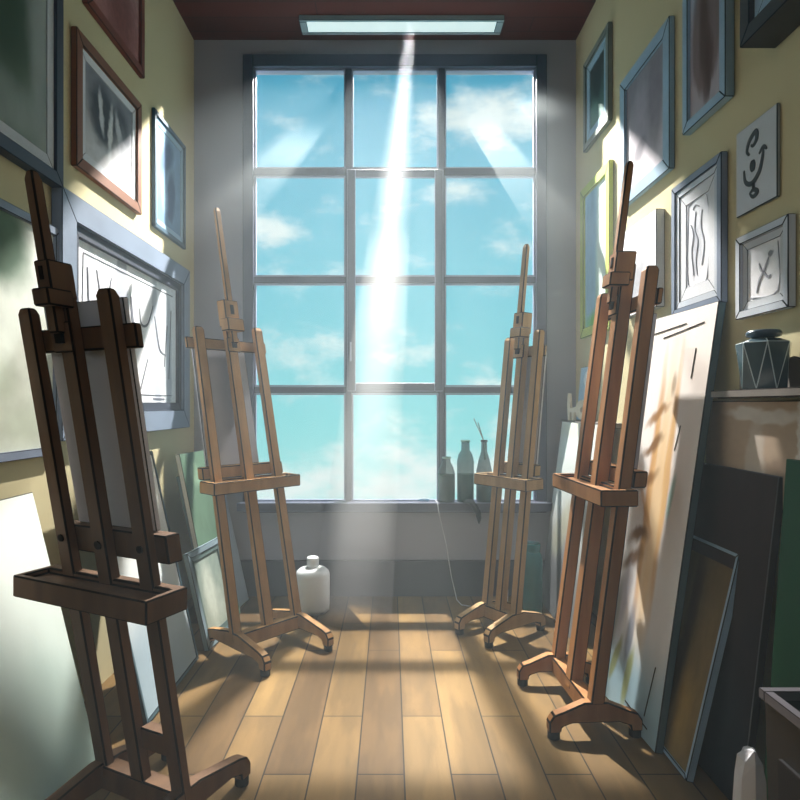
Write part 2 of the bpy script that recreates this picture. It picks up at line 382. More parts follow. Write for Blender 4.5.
wallpic('l', 'framed_picture', 'narrow blue picture in thin teal frame, next to the window wall on the left', 155, 186, 110, 144, 228, 248, T=.022, frame=FR_TEAL, fw=.03, mat=MATB, mw=.04,
        artm=art('blue_forms', (108, 146, 180), (132, 166, 196), [(.4, .75, .3, .14, 30, (74, 104, 140), .9, .4), (.6, .4, .16, .24, -10, (68, 98, 134), .9, .35), (.3, .3, .12, .18, 15, (150, 184, 210), .8, .5), (.55, .15, .12, .08, 0, (70, 100, 138), .8, .4)], nscale=4, seed=4))
V5 = [([(.06, .93), (.95, .93)], .006), ([(.06, .93), (.05, .5)], .006),
      ([(.09, .85), (.1, .6)], .012), ([(.16, .86), (.22, .6), (.28, .85)], .014), ([(.2, .55), (.23, .3)], .01), ([(.46, .78), (.48, .6), (.52, .58)], .03), ([(.55, .72), (.57, .6), (.64, .62), (.7, .78)], .014),
      ([(.72, .7), (.78, .45), (.86, .4)], .016), ([(.5, .3), (.54, .12)], .018), ([(.64, .34), (.56, .1)], .014), ([(.88, .66), (.84, .3)], .012), ([(.93, .8), (.9, .2)], .01), ([(.36, .4), (.38, .2)], .01),
      ([(.5, .06), (.94, .06)], .005), ([(.7, .03), (.84, .03)], .012), ([(.3, .7), (.32, .35)], .008)]
wallpic('l', 'framed_picture', 'wide drawing of grey strokes in broad blue grey frame behind the nearest easel', 62.5, 190, 187, 270, 440, 428, T=.05, frame=FR_GREY, fw=.12, inner=(FR_SLATE, .05), step=.03,
        artm=art('white_drawing', (238, 240, 244), (232, 236, 242), [(.38, .5, .06, .7, 0, (150, 156, 170), .8, .15), (.74, .45, .05, .6, 3, (176, 184, 196), .8, .2), (.12, .7, .04, .3, 0, (206, 212, 220), .7, .3), (.9, .4, .04, .5, 0, (170, 178, 192), .7, .3)], nscale=3, namt=.03, warp=.03, seed=5),
        strokes=V5, strokem=plain('charcoal_stroke', (112, 116, 126), .9, .05))
wallbox('l', 'framed_picture', 'pale washed landscape picture with green top corner, behind mast of nearest easel', 1.55, 2.57, 1.19, 2.15, T=.035, frame=FR_GREY2, fw=.035,
        artm=art('pale_landscape', (206, 214, 200), (224, 230, 222), [(.55, .93, .3, .2, -30, (78, 110, 88), .9, .3), (.6, .3, .12, .1, 20, (176, 188, 168), .7, .6), (.8, .12, .2, .08, 0, (186, 198, 180), .7, .6)], nscale=4, seed=6))

# ---- right wall
wallpic('r', 'framed_picture', 'grey framed dark green picture with pale mat, upper right wall beside the window wall', 583, 608, 62, 25, 153, 120, frame=FR_MOSS, fw=.045, mat=MATB, mw=.06,
        artm=art('dark_green_picture', (92, 122, 116), (66, 72, 72), [(.5, .6, .3, .3, 0, (52, 54, 56), .8, .6), (.3, .2, .3, .2, 0, (112, 150, 142), .8, .6)], nscale=4, seed=7))
wallpic('r', 'framed_picture', 'steel blue framed mauve grey abstract on right wall, above the orange wood easel mast', 619.5, 669, 82, 18, 208, 171, frame=FR_BLUE, fw=.07,
        artm=art('mauve_grey', (206, 200, 208), (140, 138, 148), [(.42, .55, .22, .3, 0, (166, 162, 174), .9, .5), (.75, .6, .18, .4, 0, (132, 126, 136), .8, .5), (.35, .3, .16, .08, 15, (96, 96, 106), .7, .5)], nscale=4, seed=8))
wallpic('r', 'framed_picture', 'tall steel blue framed brown and blue abstract, cut by the top of the photo', 682, 725, -120, -210, 135, 97, T=.04, frame=FR_BLUE, fw=.045,
        artm=art('brown_blue_abstract', (176, 168, 176), (158, 192, 222), [(.5, .3, .44, .26, 0, (126, 110, 110), .95, .12), (.45, .3, .16, .22, 8, (92, 72, 66), .9, .4), (.6, .16, .12, .1, 0, (84, 62, 56), .8, .5), (.5, .66, .4, .1, 25, (118, 146, 176), .7, .5)], nscale=4, seed=9))
wallbox('r', 'framed_picture', 'deep charcoal box frame with blue grey picture in the upper right corner', 2.13, 1.5, 2.665, 3.4, T=.13, frame=FR_CHAR, fw=.055, step=.02, mat=MATB, mw=.05,
        artm=art('blue_grey_picture', (140, 150, 172), (150, 160, 182), [(.3, .14, .24, .1, 10, (70, 74, 84), .9, .4), (.6, .5, .3, .2, 0, (104, 116, 140), .8, .5)], nscale=4, seed=10))
wallpic('r', 'framed_picture', 'lime green edged pale blue panel on right wall beside window, left of orange easel', 580, 609, 186, 166, 338, 330, frame=FR_GREEN, fw=.065,
        artm=art('pale_blue_panel', (152, 188, 168), (172, 206, 222), [(.25, .5, .25, .8, 0, (138, 176, 206), .85, .3), (.6, .03, .5, .07, 0, (120, 190, 70), .95, .6), (.75, .6, .2, .7, 0, (222, 232, 224), .8, .4)], nscale=3, seed=11))
wallpic('r', 'canvas_picture', 'small white frameless canvas with grey smudge, behind top of orange wood easel', 622, 656, 232, 210, 318, 308, T=.045, cat='canvas',
        artm=art('white_smudge', (228, 230, 236), (238, 238, 242), [(.45, .35, .26, .16, 20, (150, 152, 160), .8, .5), (.6, .5, .1, .14, -20, (170, 172, 180), .7, .5), (.3, .2, .14, .1, 0, (164, 166, 176), .7, .6)], nscale=6, seed=12))
VS = [([(.22, .95), (.78, .95), (.78, .05), (.22, .05), (.22, .95)], .006)]
wallpic('r', 'framed_picture', 'double framed pencil figure study above the big leaning white canvas', 671, 721, 190, 150, 318, 303, frame=FR_GREY2, fw=.035, inner=(FR_PALE, .03), mat=MATW, mw=.055,
        artm=art('figure_study', (226, 228, 234), (222, 226, 234), [(.4, .55, .14, .26, 5, (172, 176, 188), .8, .5), (.62, .5, .1, .3, -5, (180, 184, 194), .7, .5), (.35, .2, .1, .12, 0, (160, 164, 176), .7, .5)], nscale=5, namt=.04, seed=13),
        strokes=[([(.2, .74), (.32, .6), (.24, .4), (.34, .12)], .008), ([(.44, .86), (.38, .66), (.52, .5), (.44, .3), (.5, .1)], .007), ([(.72, .84), (.66, .66), (.8, .44), (.7, .2)], .007), ([(.3, .9), (.42, .94), (.6, .9)], .006), ([(.1, .97), (.92, .97), (.92, .03), (.1, .03), (.1, .97)], .003)], strokem=SOFTP)
wallpic('r', 'drawing_sheet', 'unframed sheet with dark calligraphic anchor shaped mark, right wall', 736, 777, 134, 103, 218, 197, T=.014, cat='drawing',
        artm=art('blue_white_sheet', (202, 210, 218), (196, 204, 210), (), nscale=3, namt=.03, seed=14), edge=plain('sheet_edge', (150, 154, 150), .8), strokem=DARKP,
        strokes=[([(.36, .64), (.3, .7), (.36, .8), (.52, .86), (.54, .77), (.46, .72), (.4, .74)], .02), ([(.22, .5), (.26, .36), (.42, .3), (.6, .38), (.68, .52), (.7, .62)], .02), ([(.6, .58), (.7, .63), (.78, .58)], .014), ([(.44, .56), (.44, .5), (.45, .43)], .034), ([(.46, .3), (.46, .22)], .018), ([(.36, .19), (.46, .22), (.56, .17), (.46, .14), (.38, .18)], .018)])
wallpic('r', 'framed_picture', 'pale framed sketch of a dancing stick figure on right wall above the faceted jar', 735, 788, 238, 214, 321, 306, frame=FR_PALE, fw=.03, mat=MATG, mw=.03,
        artm=art('stick_figure_sketch', (232, 234, 238), (226, 230, 236), [(.7, .78, .07, .06, 0, (120, 124, 132), .9, .3)], nscale=4, namt=.04, seed=15), strokem=SOFTP,
        strokes=[([(.66, .72), (.58, .6), (.5, .48), (.36, .34), (.28, .12)], .01), ([(.5, .48), (.62, .36), (.72, .38)], .009), ([(.36, .66), (.42, .52), (.5, .48)], .009), ([(.08, .06), (.92, .06), (.92, .94)], .004)])

# ---- leaning canvases
def lean(name, label, bl, brt, length, tilt, T, artm, **kw):
    bl, brt = Vector((*bl, 0)), Vector((*brt, 0)); U = brt-bl; h = U.cross(Vector((0, 0, 1))).normalized(); th = math.radians(tilt)
    V = Vector((0, 0, math.cos(th)))-h*math.sin(th)
    z0 = T*math.sin(th)
    return panel(name, label, kw.pop('cat', 'canvas'), bl+Vector((0, 0, z0)), U, V*length, T, artm, **kw)
lean('leaning_canvas', 'big blank pale mint canvas leaning at the left edge, behind nearest easel', (-1.115, 1.62), (-1.115, 2.31), 1.09, 13.8, .03,
     art('pale_mint_canvas', (196, 220, 214), (232, 240, 235), [(.8, .2, .4, .2, -35, (186, 210, 204), .6, .6)], nscale=3, namt=.04, seed=16), edge=SLATE_EDGE)  # darker foot and lower corner keep some shade in the colour
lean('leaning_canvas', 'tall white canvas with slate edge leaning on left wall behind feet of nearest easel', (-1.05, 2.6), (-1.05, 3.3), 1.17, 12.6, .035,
     art('white_canvas_shaded_foot', (176, 194, 204), (240, 240, 236), [(.2, .1, .5, .2, 0, (150, 172, 186), .7, .5), (.6, .3, .3, .12, 30, (188, 200, 208), .6, .6)], nscale=3, namt=.04, seed=17), frame=SLATE_EDGE, fw=.02, step=.004, edge=SLATE_EDGE)  # white canvas; blue grey lower part is shade put into the colour
lean('leaning_canvas', 'mossy green canvas leaning behind the small moss framed picture at left', (-1.05, 3.62), (-1.0, 4.02), 1.12, 12, .03,
     art('mossy_green', (96, 124, 104), (88, 116, 96), [(.4, .86, .16, .07, 0, (128, 156, 132), .8, .4), (.7, .5, .25, .2, 20, (78, 104, 86), .7, .6)], nscale=4, seed=18), edge=CANVAS_EDGE)
lean('leaning_canvas', 'wide pale blue grey canvas on floor behind the tan easel by left wall', (-1.085, 3.7), (-1.01, 4.3), .98, 13, .03,
     art('pale_blue_canvas', (160, 178, 194), (142, 154, 172), [(.8, .3, .3, .3, 0, (170, 188, 204), .7, .6), (.2, .2, .2, .2, 0, (176, 190, 200), .6, .6)], nscale=3, namt=.05, seed=19), edge=SLATE_EDGE)
lean('framed_picture', 'small moss framed pale green picture standing on floor left of the tan easel', (-1.025, 3.40), (-.965, 3.86), .56, 13.5, .03,
     art('pale_green_picture', (152, 162, 150), (132, 148, 140), [(.4, .5, .2, .4, 0, (202, 210, 198), .7, .5), (.7, .3, .14, .2, 10, (168, 178, 168), .7, .5)], nscale=4, seed=20), cat='picture', frame=plain('blue_moss_frame', (124, 144, 154), .5), fw=.035, inner=(plain('dark_moss_inner', (88, 108, 106), .5), .03))

bw = [(0.42, .55, .05, .30, 6, (202, 152, 84), .9, .5), (0.64, .58, .045, .28, 4, (206, 160, 96), .9, .5), (0.54, .5, .1, .34, 5, (230, 196, 138), .8, .6),
      (.38, .74, .14, 0.015, 8, (150, 108, 58), .95, .6), (.37, .66, .13, 0.015, 8, (126, 88, 46), .95, .6), (.35, .57, .14, 0.017, 10, (134, 94, 48), .95, .6), (.4, .5, .12, 0.015, -20, (196, 150, 90), .8, .6),
      (.34, .43, .13, 0.017, 6, (130, 92, 48), .95, .6), (.3, .37, .14, 0.018, 10, (124, 88, 46), .95, .6), (0.56, .82, .03, .03, 0, (140, 116, 84), .7, .6), (0.74, .55, .035, .05, -30, (150, 196, 190), .8, .5),
      (.5, .02, .9, .16, 0, (140, 176, 192), .9, .5), (.2, .25, .16, .07, 30, (150, 152, 168), .7, .5), (.42, .2, .05, .08, -15, (112, 122, 140), .8, .4), (.25, .12, .09, .03, 40, (138, 146, 84), .85, .4), (.48, .1, .08, .045, 60, (140, 148, 86), .85, .4), (.14, .2, .05, .1, -20, (124, 132, 122), .7, .5)]  # teal foot patch mixes paint with shade put into the colour
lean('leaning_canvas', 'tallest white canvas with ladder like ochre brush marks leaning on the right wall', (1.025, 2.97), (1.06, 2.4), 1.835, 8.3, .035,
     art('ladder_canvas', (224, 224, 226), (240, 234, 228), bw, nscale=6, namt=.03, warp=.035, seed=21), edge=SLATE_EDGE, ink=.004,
     strokes=[([(.06, .955), (.62, .965)], .006), ([(.3, .94), (.86, .958)], .006), ([(.8, .9), (.79, .83)], .006), ([(.86, .17), (.8, .05)], .006), ([(.5, .04), (.86, .03)], .006), ([(.74, .72), (.7, .66)], .004)], strokem=INK)
lean('framed_picture', 'small ochre brown board in silver blue frame leaning behind the tallest white canvas', (1.095, 2.6), (1.095, 2.22), .865, 13.2, .03,
     art('ochre_board', (132, 112, 70), (104, 88, 56), [(.4, .6, .1, .4, 5, (82, 66, 42), .8, .5), (.6, .2, .2, .2, 0, (166, 138, 80), .8, .5), (.3, .3, .05, .3, 0, (92, 74, 46), .8, .5)], nscale=5, seed=22), cat='picture', frame=FR_BLUE, fw=.018, step=.006)
lean('leaning_canvas', 'very dark purple brown canvas with black edge leaning behind the ochre board at right', (1.195, 2.6), (1.195, 2.05), 1.16, 6.6, .03,
     art('dark_canvas', (34, 37, 44), (54, 45, 46), [(.5, .7, .1, .08, 20, (46, 38, 38), .8, .5), (.7, .55, .1, .14, 0, (50, 42, 42), .8, .4), (.5, .15, .4, .2, 0, (40, 54, 64), .7, .6)], nscale=5, namt=.12, seed=23), edge=DARK_EDGE, inkmat=plain('grey_edge_line', (92, 96, 104), .6))  # edges lined in a lighter grey than the canvas
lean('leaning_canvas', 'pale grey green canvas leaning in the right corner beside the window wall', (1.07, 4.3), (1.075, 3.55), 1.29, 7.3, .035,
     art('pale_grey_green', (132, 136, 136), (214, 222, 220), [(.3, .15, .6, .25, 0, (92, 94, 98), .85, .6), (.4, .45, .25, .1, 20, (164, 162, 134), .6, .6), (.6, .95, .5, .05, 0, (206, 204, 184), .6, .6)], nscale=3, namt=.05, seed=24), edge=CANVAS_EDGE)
mb = MB(); mb.slab((1.185, 1.925, .028), (.085, 0, 1.2), (0, -.46, 0), (.025, 0, -.0018), 0)
o = mb.build('leaning_board', plain('green_board', (18, 78, 50), .7, vary=.08, scale=4), ink=.003, inkmat=plain('pale_green_line', (70, 110, 92), .7))
tag(o, 'deep green board leaning on the right wall behind the charcoal bin', 'board')
# plaster-patched panel under the wall shelf
wallbox('r', 'wall_panel', 'beige patched panel with white borders hanging below the jar shelf', 2.55, 1.93, .985, 1.415, T=.028, cat='panel', edge=MATG,
        artm=art('patched_beige', (184, 166, 146), (190, 172, 152), [(.62, .88, .36, .06, -2, (222, 220, 214), .9, .3), (.96, .5, .035, .8, 0, (226, 226, 222), .9, .3), (.55, .45, .09, .4, -4, (204, 198, 188), .8, .25), (.3, .3, .12, .1, 0, (168, 148, 130), .6, .5), (.8, .45, .1, .1, 0, (172, 152, 136), .6, .5)], nscale=7, namt=.06, warp=.06, seed=25))
SHELF = plain('dusty_shelf', (122, 116, 110), .7)
mb = MB(); mb.extrude_profile([(1.175, 1.45), (XR, 1.45), (XR, 2.385), (1.30, 2.385), (1.30, 2.2), (1.175, 2.2)], lambda p, s: (p[0], p[1], 1.425+.027*s))
o = tag(mb.build('wall_shelf', SHELF, ink=.003), 'grey brown wall shelf holding the faceted jar on the right wall', 'shelf')
mb = MB(); pr = [(1.48, 1.4535), (2.33, 1.4535), (2.33, 1.56), (2.29, 1.585), (2.22, 1.555), (2.16, 1.575), (2.1, 1.545), (2.02, 1.565), (1.93, 1.54), (1.86, 1.57), (1.82, 1.58), (1.76, 1.55), (1.62, 1.57), (1.48, 1.55)]
mb.extrude_profile(pr, lambda p, s: (XR-.002-.012*s, p[0], p[1]))
tag(mb.build('wall_shadow_sheet', plain('grey_wall_shadow', (134, 128, 122), .8), ink=.002), 'ragged topped grey sheet shaped as the wall shadows behind the faceted jar', 'board')  # grey sheet added where things on the shelf shade the wall
mb = MB(); mb.box(1.255, XR, 3.5, YB-.02, 1.262, 1.292)
tag(mb.build('wall_shelf', SHELF, ink=.003), 'short grey shelf in the right corner beside the window', 'shelf')
wc = panel('picture_card', 'small pale blue card with white vase shape standing on the corner shelf', 'card', (1.315, 4.24, 1.294), (0, -.26, 0), (.035, 0, .37), .012,
           art('vase_card', (166, 200, 222), (172, 206, 226), [(.55, .78, .2, .14, 0, (236, 244, 246), .95, .2), (.56, .4, .09, .4, 0, (236, 244, 246), .95, .2), (.95, .5, .06, .8, 0, (206, 226, 236), .8, .3)], nscale=3, namt=.03, warp=.02, seed=26))
# ornament
orn = empty('ornament', (1.285, 4.07, 1.293), math.radians(-70), 'small cream ceramic animal ornament with ring body on the corner shelf', 'ornament')
mb = MB()
def ell(p, s): return (p[0], -.011+.022*s, p[1])
mb.extrude_profile([(-.115, 0), (-.095, 0), (-.093, .055), (-.075, .06), (-.07, 0), (-.052, 0), (-.048, .05), (-.02, .07), (-.02, .1), (-.05, .09), (-.085, .085), (-.092, .11), (-.095, .185), (-.115, .19), (-.122, .1)], ell)
mb.build('body', CREAM, orn, ink=.002, inkmat=CREAM)
mb = MB(); cx, cz = .035, .075; seg = 24; ra, rb = .065, .018
for i in range(seg):
    a0, a1 = 2*PI*i/seg, 2*PI*(i+1)/seg
    P = [(cx+r*math.cos(a), cz+r*math.sin(a)) for a, r in ((a0, ra), (a1, ra), (a1, rb), (a0, rb))]
    mb.prism([(P[0][0], -.011, P[0][1]), (P[1][0], -.011, P[1][1]), (P[2][0], -.011, P[2][1]), (P[3][0], -.011, P[3][1]), (P[0][0], .011, P[0][1]), (P[1][0], .011, P[1][1]), (P[2][0], .011, P[2][1]), (P[3][0], .011, P[3][1])])
bmesh.ops.remove_doubles(mb.bm, verts=mb.bm.verts, dist=1e-5)
mb.build('ring', CREAM, orn)

# faceted jar
jar = empty('faceted_jar', (1.277, 2.05, 1.4535), math.radians(14), 'dark faceted glass jar with flat stopper on the right wall shelf', 'jar')
mb = MB(); k = 7
def ring(r, z, o=0): return [mb.bm.verts.new((r*math.cos(2*PI*(i+o)/k), r*math.sin(2*PI*(i+o)/k), z)) for i in range(k)]
r0, r1, r2 = ring(.068, 0), ring(.086, .158, .5), ring(.05, .172, .5)
for i in range(k):
    j = (i+1) % k
    mb.bm.faces.new([r0[i], r0[j], r1[i]]); mb.bm.faces.new([r1[i], r0[j], r1[j]]); mb.bm.faces.new([r1[i], r1[j], r2[j], r2[i]])
mb.bm.faces.new(r0[::-1]); mb.bm.faces.new(r2)
o = mb.build('body', plain('dark_facet_glass', (74, 94, 104), .12, .7, vary=.25, scale=10), jar, ink=.0018, inkmat=plain('bright_facet_edge', (190, 206, 212), .3))
o.modifiers['edge'].angle_limit = math.radians(8)
mb = MB(); mb.lathe([(.036, .172), (.036, .176), (.052, .18), (.055, .19), (.05, .2), (.03, .203)], seg=24); mb.build('stopper', plain('slate_stopper', (62, 82, 98), .25, .6), jar)

# ------------------------------------------------------------------ easels
def easel(idx, name, label, c, yaw, W, hu, hm, ht, k, tl, rl, wm, cw, cbot=None, ctop=None, cx=0, clabel='', ink=.006, extra=None, gc=None, mastw=.05, ov=.07, hs=1.0, us=1.0, ds=1.0, lb=.036, lh=.035, bolts=False):
    root = empty(name, (c[0], c[1], 0), math.radians(yaw), label, 'easel')
    yb_, fy = .018*ds+.0005, .022*ds; zb = .1; gc = gc or GREY_CANVAS
    def yl(z): return k*(z-zb)
    def bar(mb, x0, x1, ya, yb, z0, z1, xs=0):        # bar leaning with the easel plane
        P = []
        for z in (z0, z1):
            d = yl(z)
            P += [(x0, ya+d, z), (x1, ya+d, z), (x1, yb+d, z), (x0, yb+d, z)]
        mb.prism(P)
    # base
    mb = MB(); mb.box(-W/2-.01, W/2+.01, -.032, .032, .065, .145); mb.build('base_bar', wm, root, ink)
    for sx in (-1, 1):
        x = sx*(W/2+.005); Lh = rl/2
        prof = [(-Lh, .03), (-Lh, .075), (-Lh+.02, .105), (-Lh+.06, .118), (-.05, .155), (.05, .155), (Lh-.06, .118), (Lh-.02, .105), (Lh, .075), (Lh, .03), (Lh-.05, .03), (Lh-.055, .055), (Lh-.1, .07), (-Lh+.1, .07), (-Lh+.055, .055), (-Lh+.05, .03)]
        mb = MB(); mb.extrude_profile(prof, lambda p, s: (x-.024+.048*s, p[0], p[1])); r = mb.build('runner', wm, root, ink)
        for sy in (-1, 1):
            mb = MB(); mb.lathe([(.021, 0), (.026, .004), (.026, .03), (.024, .036)], (x, sy*(Lh-.025), 0), 14); mb.build('rubber_foot', RUBBER, r)
    # uprights
    for sx in (-1, 1):
        x = sx*W/2; mb = MB()
        zt = hu-(.03 if sx < 0 else 0)
        ps = [(.1, 1), (zt-.02, 1), (zt, .72)]
        rings = [[mb.bm.verts.new((x+.024*us*a*f, yl(z)+.018*ds*b_*f, z)) for a, b_ in ((-1, -1), (1, -1), (1, 1), (-1, 1))] for z, f in ps]
        for a, b_ in zip(rings, rings[1:]):
            for i in range(4): mb.bm.faces.new([a[i], a[(i+1) % 4], b_[(i+1) % 4], b_[i]])
        mb.bm.faces.new(rings[0][::-1]); mb.bm.faces.new(rings[-1])
        u = mb.build('upright', wm, root, ink)
        if not bolts: continue
        mb = MB(); zc = ht+.115
        mb.extrude_profile([(x+.012*math.cos(2*PI*i/12), zc+.012*math.sin(2*PI*i/12)) for i in range(12)], lambda p, s: (p[0], yl(p[1])-.018-.006*s, p[1])); mb.build('bolt', INK if ink else RUBBER, u)
    # mast
    mb = MB(); bar(mb, -mastw/2, mastw/2, -fy, .018*ds, .1, hu+.06); ms = mb.build('mast', wm, root, ink)
    mb = MB(); zc = ht+.11
    if bolts: mb.extrude_profile([(.014*math.cos(2*PI*i/12), zc+.014*math.sin(2*PI*i/12)) for i in range(12)], lambda p, s: (p[0], yl(p[1])-.022-.006*s, p[1])); mb.build('bolt', INK, ms) if bolts else mb.bm.free()
    mb = MB()
    ps = [(hu-.12, 1), (hm-.025, .92), (hm, .6)]
    rings = [[mb.bm.verts.new((.021*a*f, yl(z)-fy-.0185+.018*b_*f, z)) for a, b_ in ((-1, -1), (1, -1), (1, 1), (-1, 1))] for z, f in ps]
    for a, b_ in zip(rings, rings[1:]):
        for i in range(4): mb.bm.faces.new([a[i], a[(i+1) % 4], b_[(i+1) % 4], b_[i]])
    mb.bm.faces.new(rings[0][::-1]); mb.bm.faces.new(rings[-1]); mb.build('mast_extension', wm, root, ink)
    # sliding head
    mb = MB(); bar(mb, -.05*hs, .05*hs, -fy-.04, .02, hu-.02, hu-.02+.17*hs); hd = mb.build('sliding_head', wm, root, ink)
    mb = MB(); bar(mb, -.053*hs, .062*hs, -fy-.06, -.0, hu-.045, hu-.045+.08*hs); mb.build('clamp', wm, hd, ink)
    mb = MB(); bar(mb, -.012*hs, .012*hs, -fy-.044, -fy-.04, hu-.02+.08*hs, hu-.02+.14*hs); mb.build('slot', INK, hd)
    # crossbars
    mb = MB(); z = hu-.13; bar(mb, -W/2-ov, W/2+ov, yb_, yb_+.0265, z-.035, z+.035); cbr = mb.build('crossbar', wm, root, ink)
    mb = MB(); bar(mb, -.045, .045, -fy-.012, -fy-.0005, z-.045, z+.045); kb = mb.build('knob_plate', wm, cbr, ink)
    mb = MB(); bar(mb, -.014, .014, -fy-.024, -fy-.012, z-.018, z+.018); mb.build('knob', INK, kb)
    z = ht+lb; mb = MB(); bar(mb, -W/2-ov, W/2+ov, yb_, yb_+.06, z-lh, z+lh); mb.build('lower_crossbar', wm, root, ink)
    # tray with a pencil groove
    mb = MB(); d = yl(ht); y0, y1 = d-.125, d+.035; x0, x1 = -tl/2, tl/2
    vb = [mb.bm.verts.new(p) for p in ((x0, y0, ht-.07), (x1, y0, ht-.07), (x1, y1, ht-.07), (x0, y1, ht-.07))]
    vt = [mb.bm.verts.new(p) for p in ((x0, y0, ht), (x1, y0, ht), (x1, y1, ht), (x0, y1, ht))]
    e = .022
    vi = [mb.bm.verts.new(p) for p in ((x0+e, y0+e, ht), (x1-e, y0+e, ht), (x1-e, y1-.05, ht), (x0+e, y1-.05, ht))]
    vd = [mb.bm.verts.new((p.co.x, p.co.y, ht-.018)) for p in vi]
    mb.bm.faces.new(vb[::-1]); mb.bm.faces.new(vd)
    for i in range(4):
        j = (i+1) % 4
        mb.bm.faces.new([vb[i], vb[j], vt[j], vt[i]]); mb.bm.faces.new([vt[i], vt[j], vi[j], vi[i]]); mb.bm.faces.new([vi[i], vi[j], vd[j], vd[i]])
    mb.build('tray', wm, root, ink)
    if extra: extra(root, wm, bar, ink)
    # canvas held behind the uprights
    z0 = ht+lb+lh+.0015; z1 = ctop
    M = Matrix.Translation((c[0], c[1], 0)) @ Matrix.Rotation(math.radians(yaw), 4, 'Z')
    ycl = yb_+.0325
    O = M @ Vector((cx-cw/2, ycl+yl(z0), z0)); U = M.to_3x3() @ Vector((cw, 0, 0)); V = M.to_3x3() @ Vector((0, yl(z1)-yl(z0), z1-z0))
    panel('easel_canvas', clabel, 'canvas', O, U, V, .02, gc, edge=gc, ink=.003)
    return root
def low_brace(root, wm, bar, ink):
    mb = MB(); bar(mb, .026, .15, .0, .05, .25, .33); mb.build('brace', wm, root, ink)
easel(1, 'easel', 'dark warm wood easel nearest the viewer at the left, cut by bottom edge', (-.838, 2.04), -26, .36, 1.73, 2.06, .85, -.178, .60, .62, WOOD[1], .36, ctop=1.715, cx=.0, clabel='grey canvas back held on the nearest dark wood easel', extra=low_brace, gc=PALE_CANVAS, lb=.11, lh=.045, bolts=True, ink=.005, hs=.62, us=1.25, mastw=.06)
easel(2, 'easel', 'tan wood easel on left side near window, beside the white jug', (-.70, 3.45), 47, .42, 1.90, 2.66, .97, .235, .60, .60, WOOD[2], .36, ctop=1.80, cx=-.05, clabel='grey canvas held on the tan easel left of the window', us=1.25, ds=1.2, mastw=.066)
easel(3, 'easel', 'slim pale wood easel on right side in front of the window bottles', (.68, 3.70), -54, .24, 1.87, 2.43, .96, .125, .44, .50, WOOD[3], .22, ctop=1.74, cx=.02, clabel='narrow grey canvas held on the pale easel before the window', mastw=.052, ov=.03, hs=.8, us=1.1, ds=1.5)
easel(4, 'easel', 'orange wood easel at right in front of the tallest leaning white canvas', (.85, 2.77), -87, .47, 1.99, 2.53, 1.05, .13, .62, .40, WOOD[4], .14, ctop=1.80, cx=.11, clabel='grey canvas held on the orange wood easel at right', ov=.03, hs=.8, us=1.15, ds=1.6, mastw=.066)

# ------------------------------------------------------------------ things on sill and floor
SZ = WZ0+.0135
def bottle(label, x, y, prof, mat, lipmat=None, fill=0):
    r = empty('bottle', (x, y, SZ), 0, label, 'bottle', 'bottles on the window sill')
    mb = MB(); mb.lathe(prof); mb.build('body', mat, r)
    rn, zn = prof[-1]
    mb = MB(); mb.lathe([(rn, zn-.012), (rn+.005, zn-.01), (rn+.005, zn+.003), (rn, zn+.004)], seg=20); mb.build('lip', lipmat or mat, r)
    if fill:
        q = [(a*.9, z+.006) for a, z in prof if z < fill]; a = q[-1][0]; q.append((a, fill))
        mb = MB(); mb.lathe(q); mb.build('liquid', plain('murky_liquid', (46, 58, 48), .5), r)
    return r
G1 = glass_mat('green_bottle_glass', (40, 78, 70), .6); G2 = glass_mat('teal_bottle_glass', (40, 92, 94), .66); G3 = glass_mat('slate_bottle_glass', (58, 96, 98), .68); GL = glass_mat('pale_lip_glass', (150, 190, 184), .8)
bottle('short round shouldered green bottle on sill, leftmost of three', .408, 4.335, [(.056, 0), (.062, .006), (.062, .2), (.05, .245), (.03, .285), (.027, .32)], G1, GL, .195)
bottle('tall teal bottle on sill, middle of three', .545, 4.335, [(.056, 0), (.061, .006), (.061, .29), (.05, .34), (.031, .37), (.029, .44)], G2, GL, .2)
bottle('slate bottle holding two thin brushes on sill, behind the pale easel', .68, 4.335, [(.052, 0), (.057, .006), (.057, .22), (.04, .3), (.022, .36), (.02, .44)], G3, plain('dark_lip', (52, 48, 56), .5), .15)
for i, (dx, dz, lb) in enumerate(((-.075, .60, 'thin pale brush handle leaning far left out of the slate bottle'), (-.045, .57, 'thin dark brush handle standing in the slate bottle on sill'))):
    mb = MB(); mb.tube([(.68+.01-.006*i, 4.335-.006+.012*i, SZ+.30), (.68-.004, 4.335-.004+.008*i, SZ+.44), (.68+dx, 4.33, SZ+dz)], [.004, .004, .003])
    tag(mb.build('paintbrush', plain('brush_handle', ((150, 160, 158), (90, 92, 92))[i], .5)), lb, 'paintbrush', 'brushes in the sill bottle')
mb = MB(); pts = [(.52, 4.25, SZ+.010), (.545, 4.262, SZ+.012), (.575, 4.262, SZ+.012), (.605, 4.25, SZ-.03), (.625, 4.25, SZ-.07), (.632, 4.255, SZ-.11), (.632, 4.254, SZ-.145)]
mb.tube(pts, [.008, .015, .019, .022, .02, .016, .005], 8)
tag(mb.build('rag', plain('dark_rag', (22, 26, 30), .9)), 'dark twisted rag hanging over sill edge below the bottles', 'rag')
mb = MB(); mb.tube([(.20, 4.33, SZ+.010), (.23, 4.33, SZ+.0105), (.275, 4.325, SZ+.0105), (.285, 4.325, SZ+.010)], [.003, .010, .010, .005], 10)
tag(mb.build('paint_tube', plain('blue_tube', (70, 116, 150), .4)), 'small blue paint tube lying on sill left of bottles', 'paint tube')
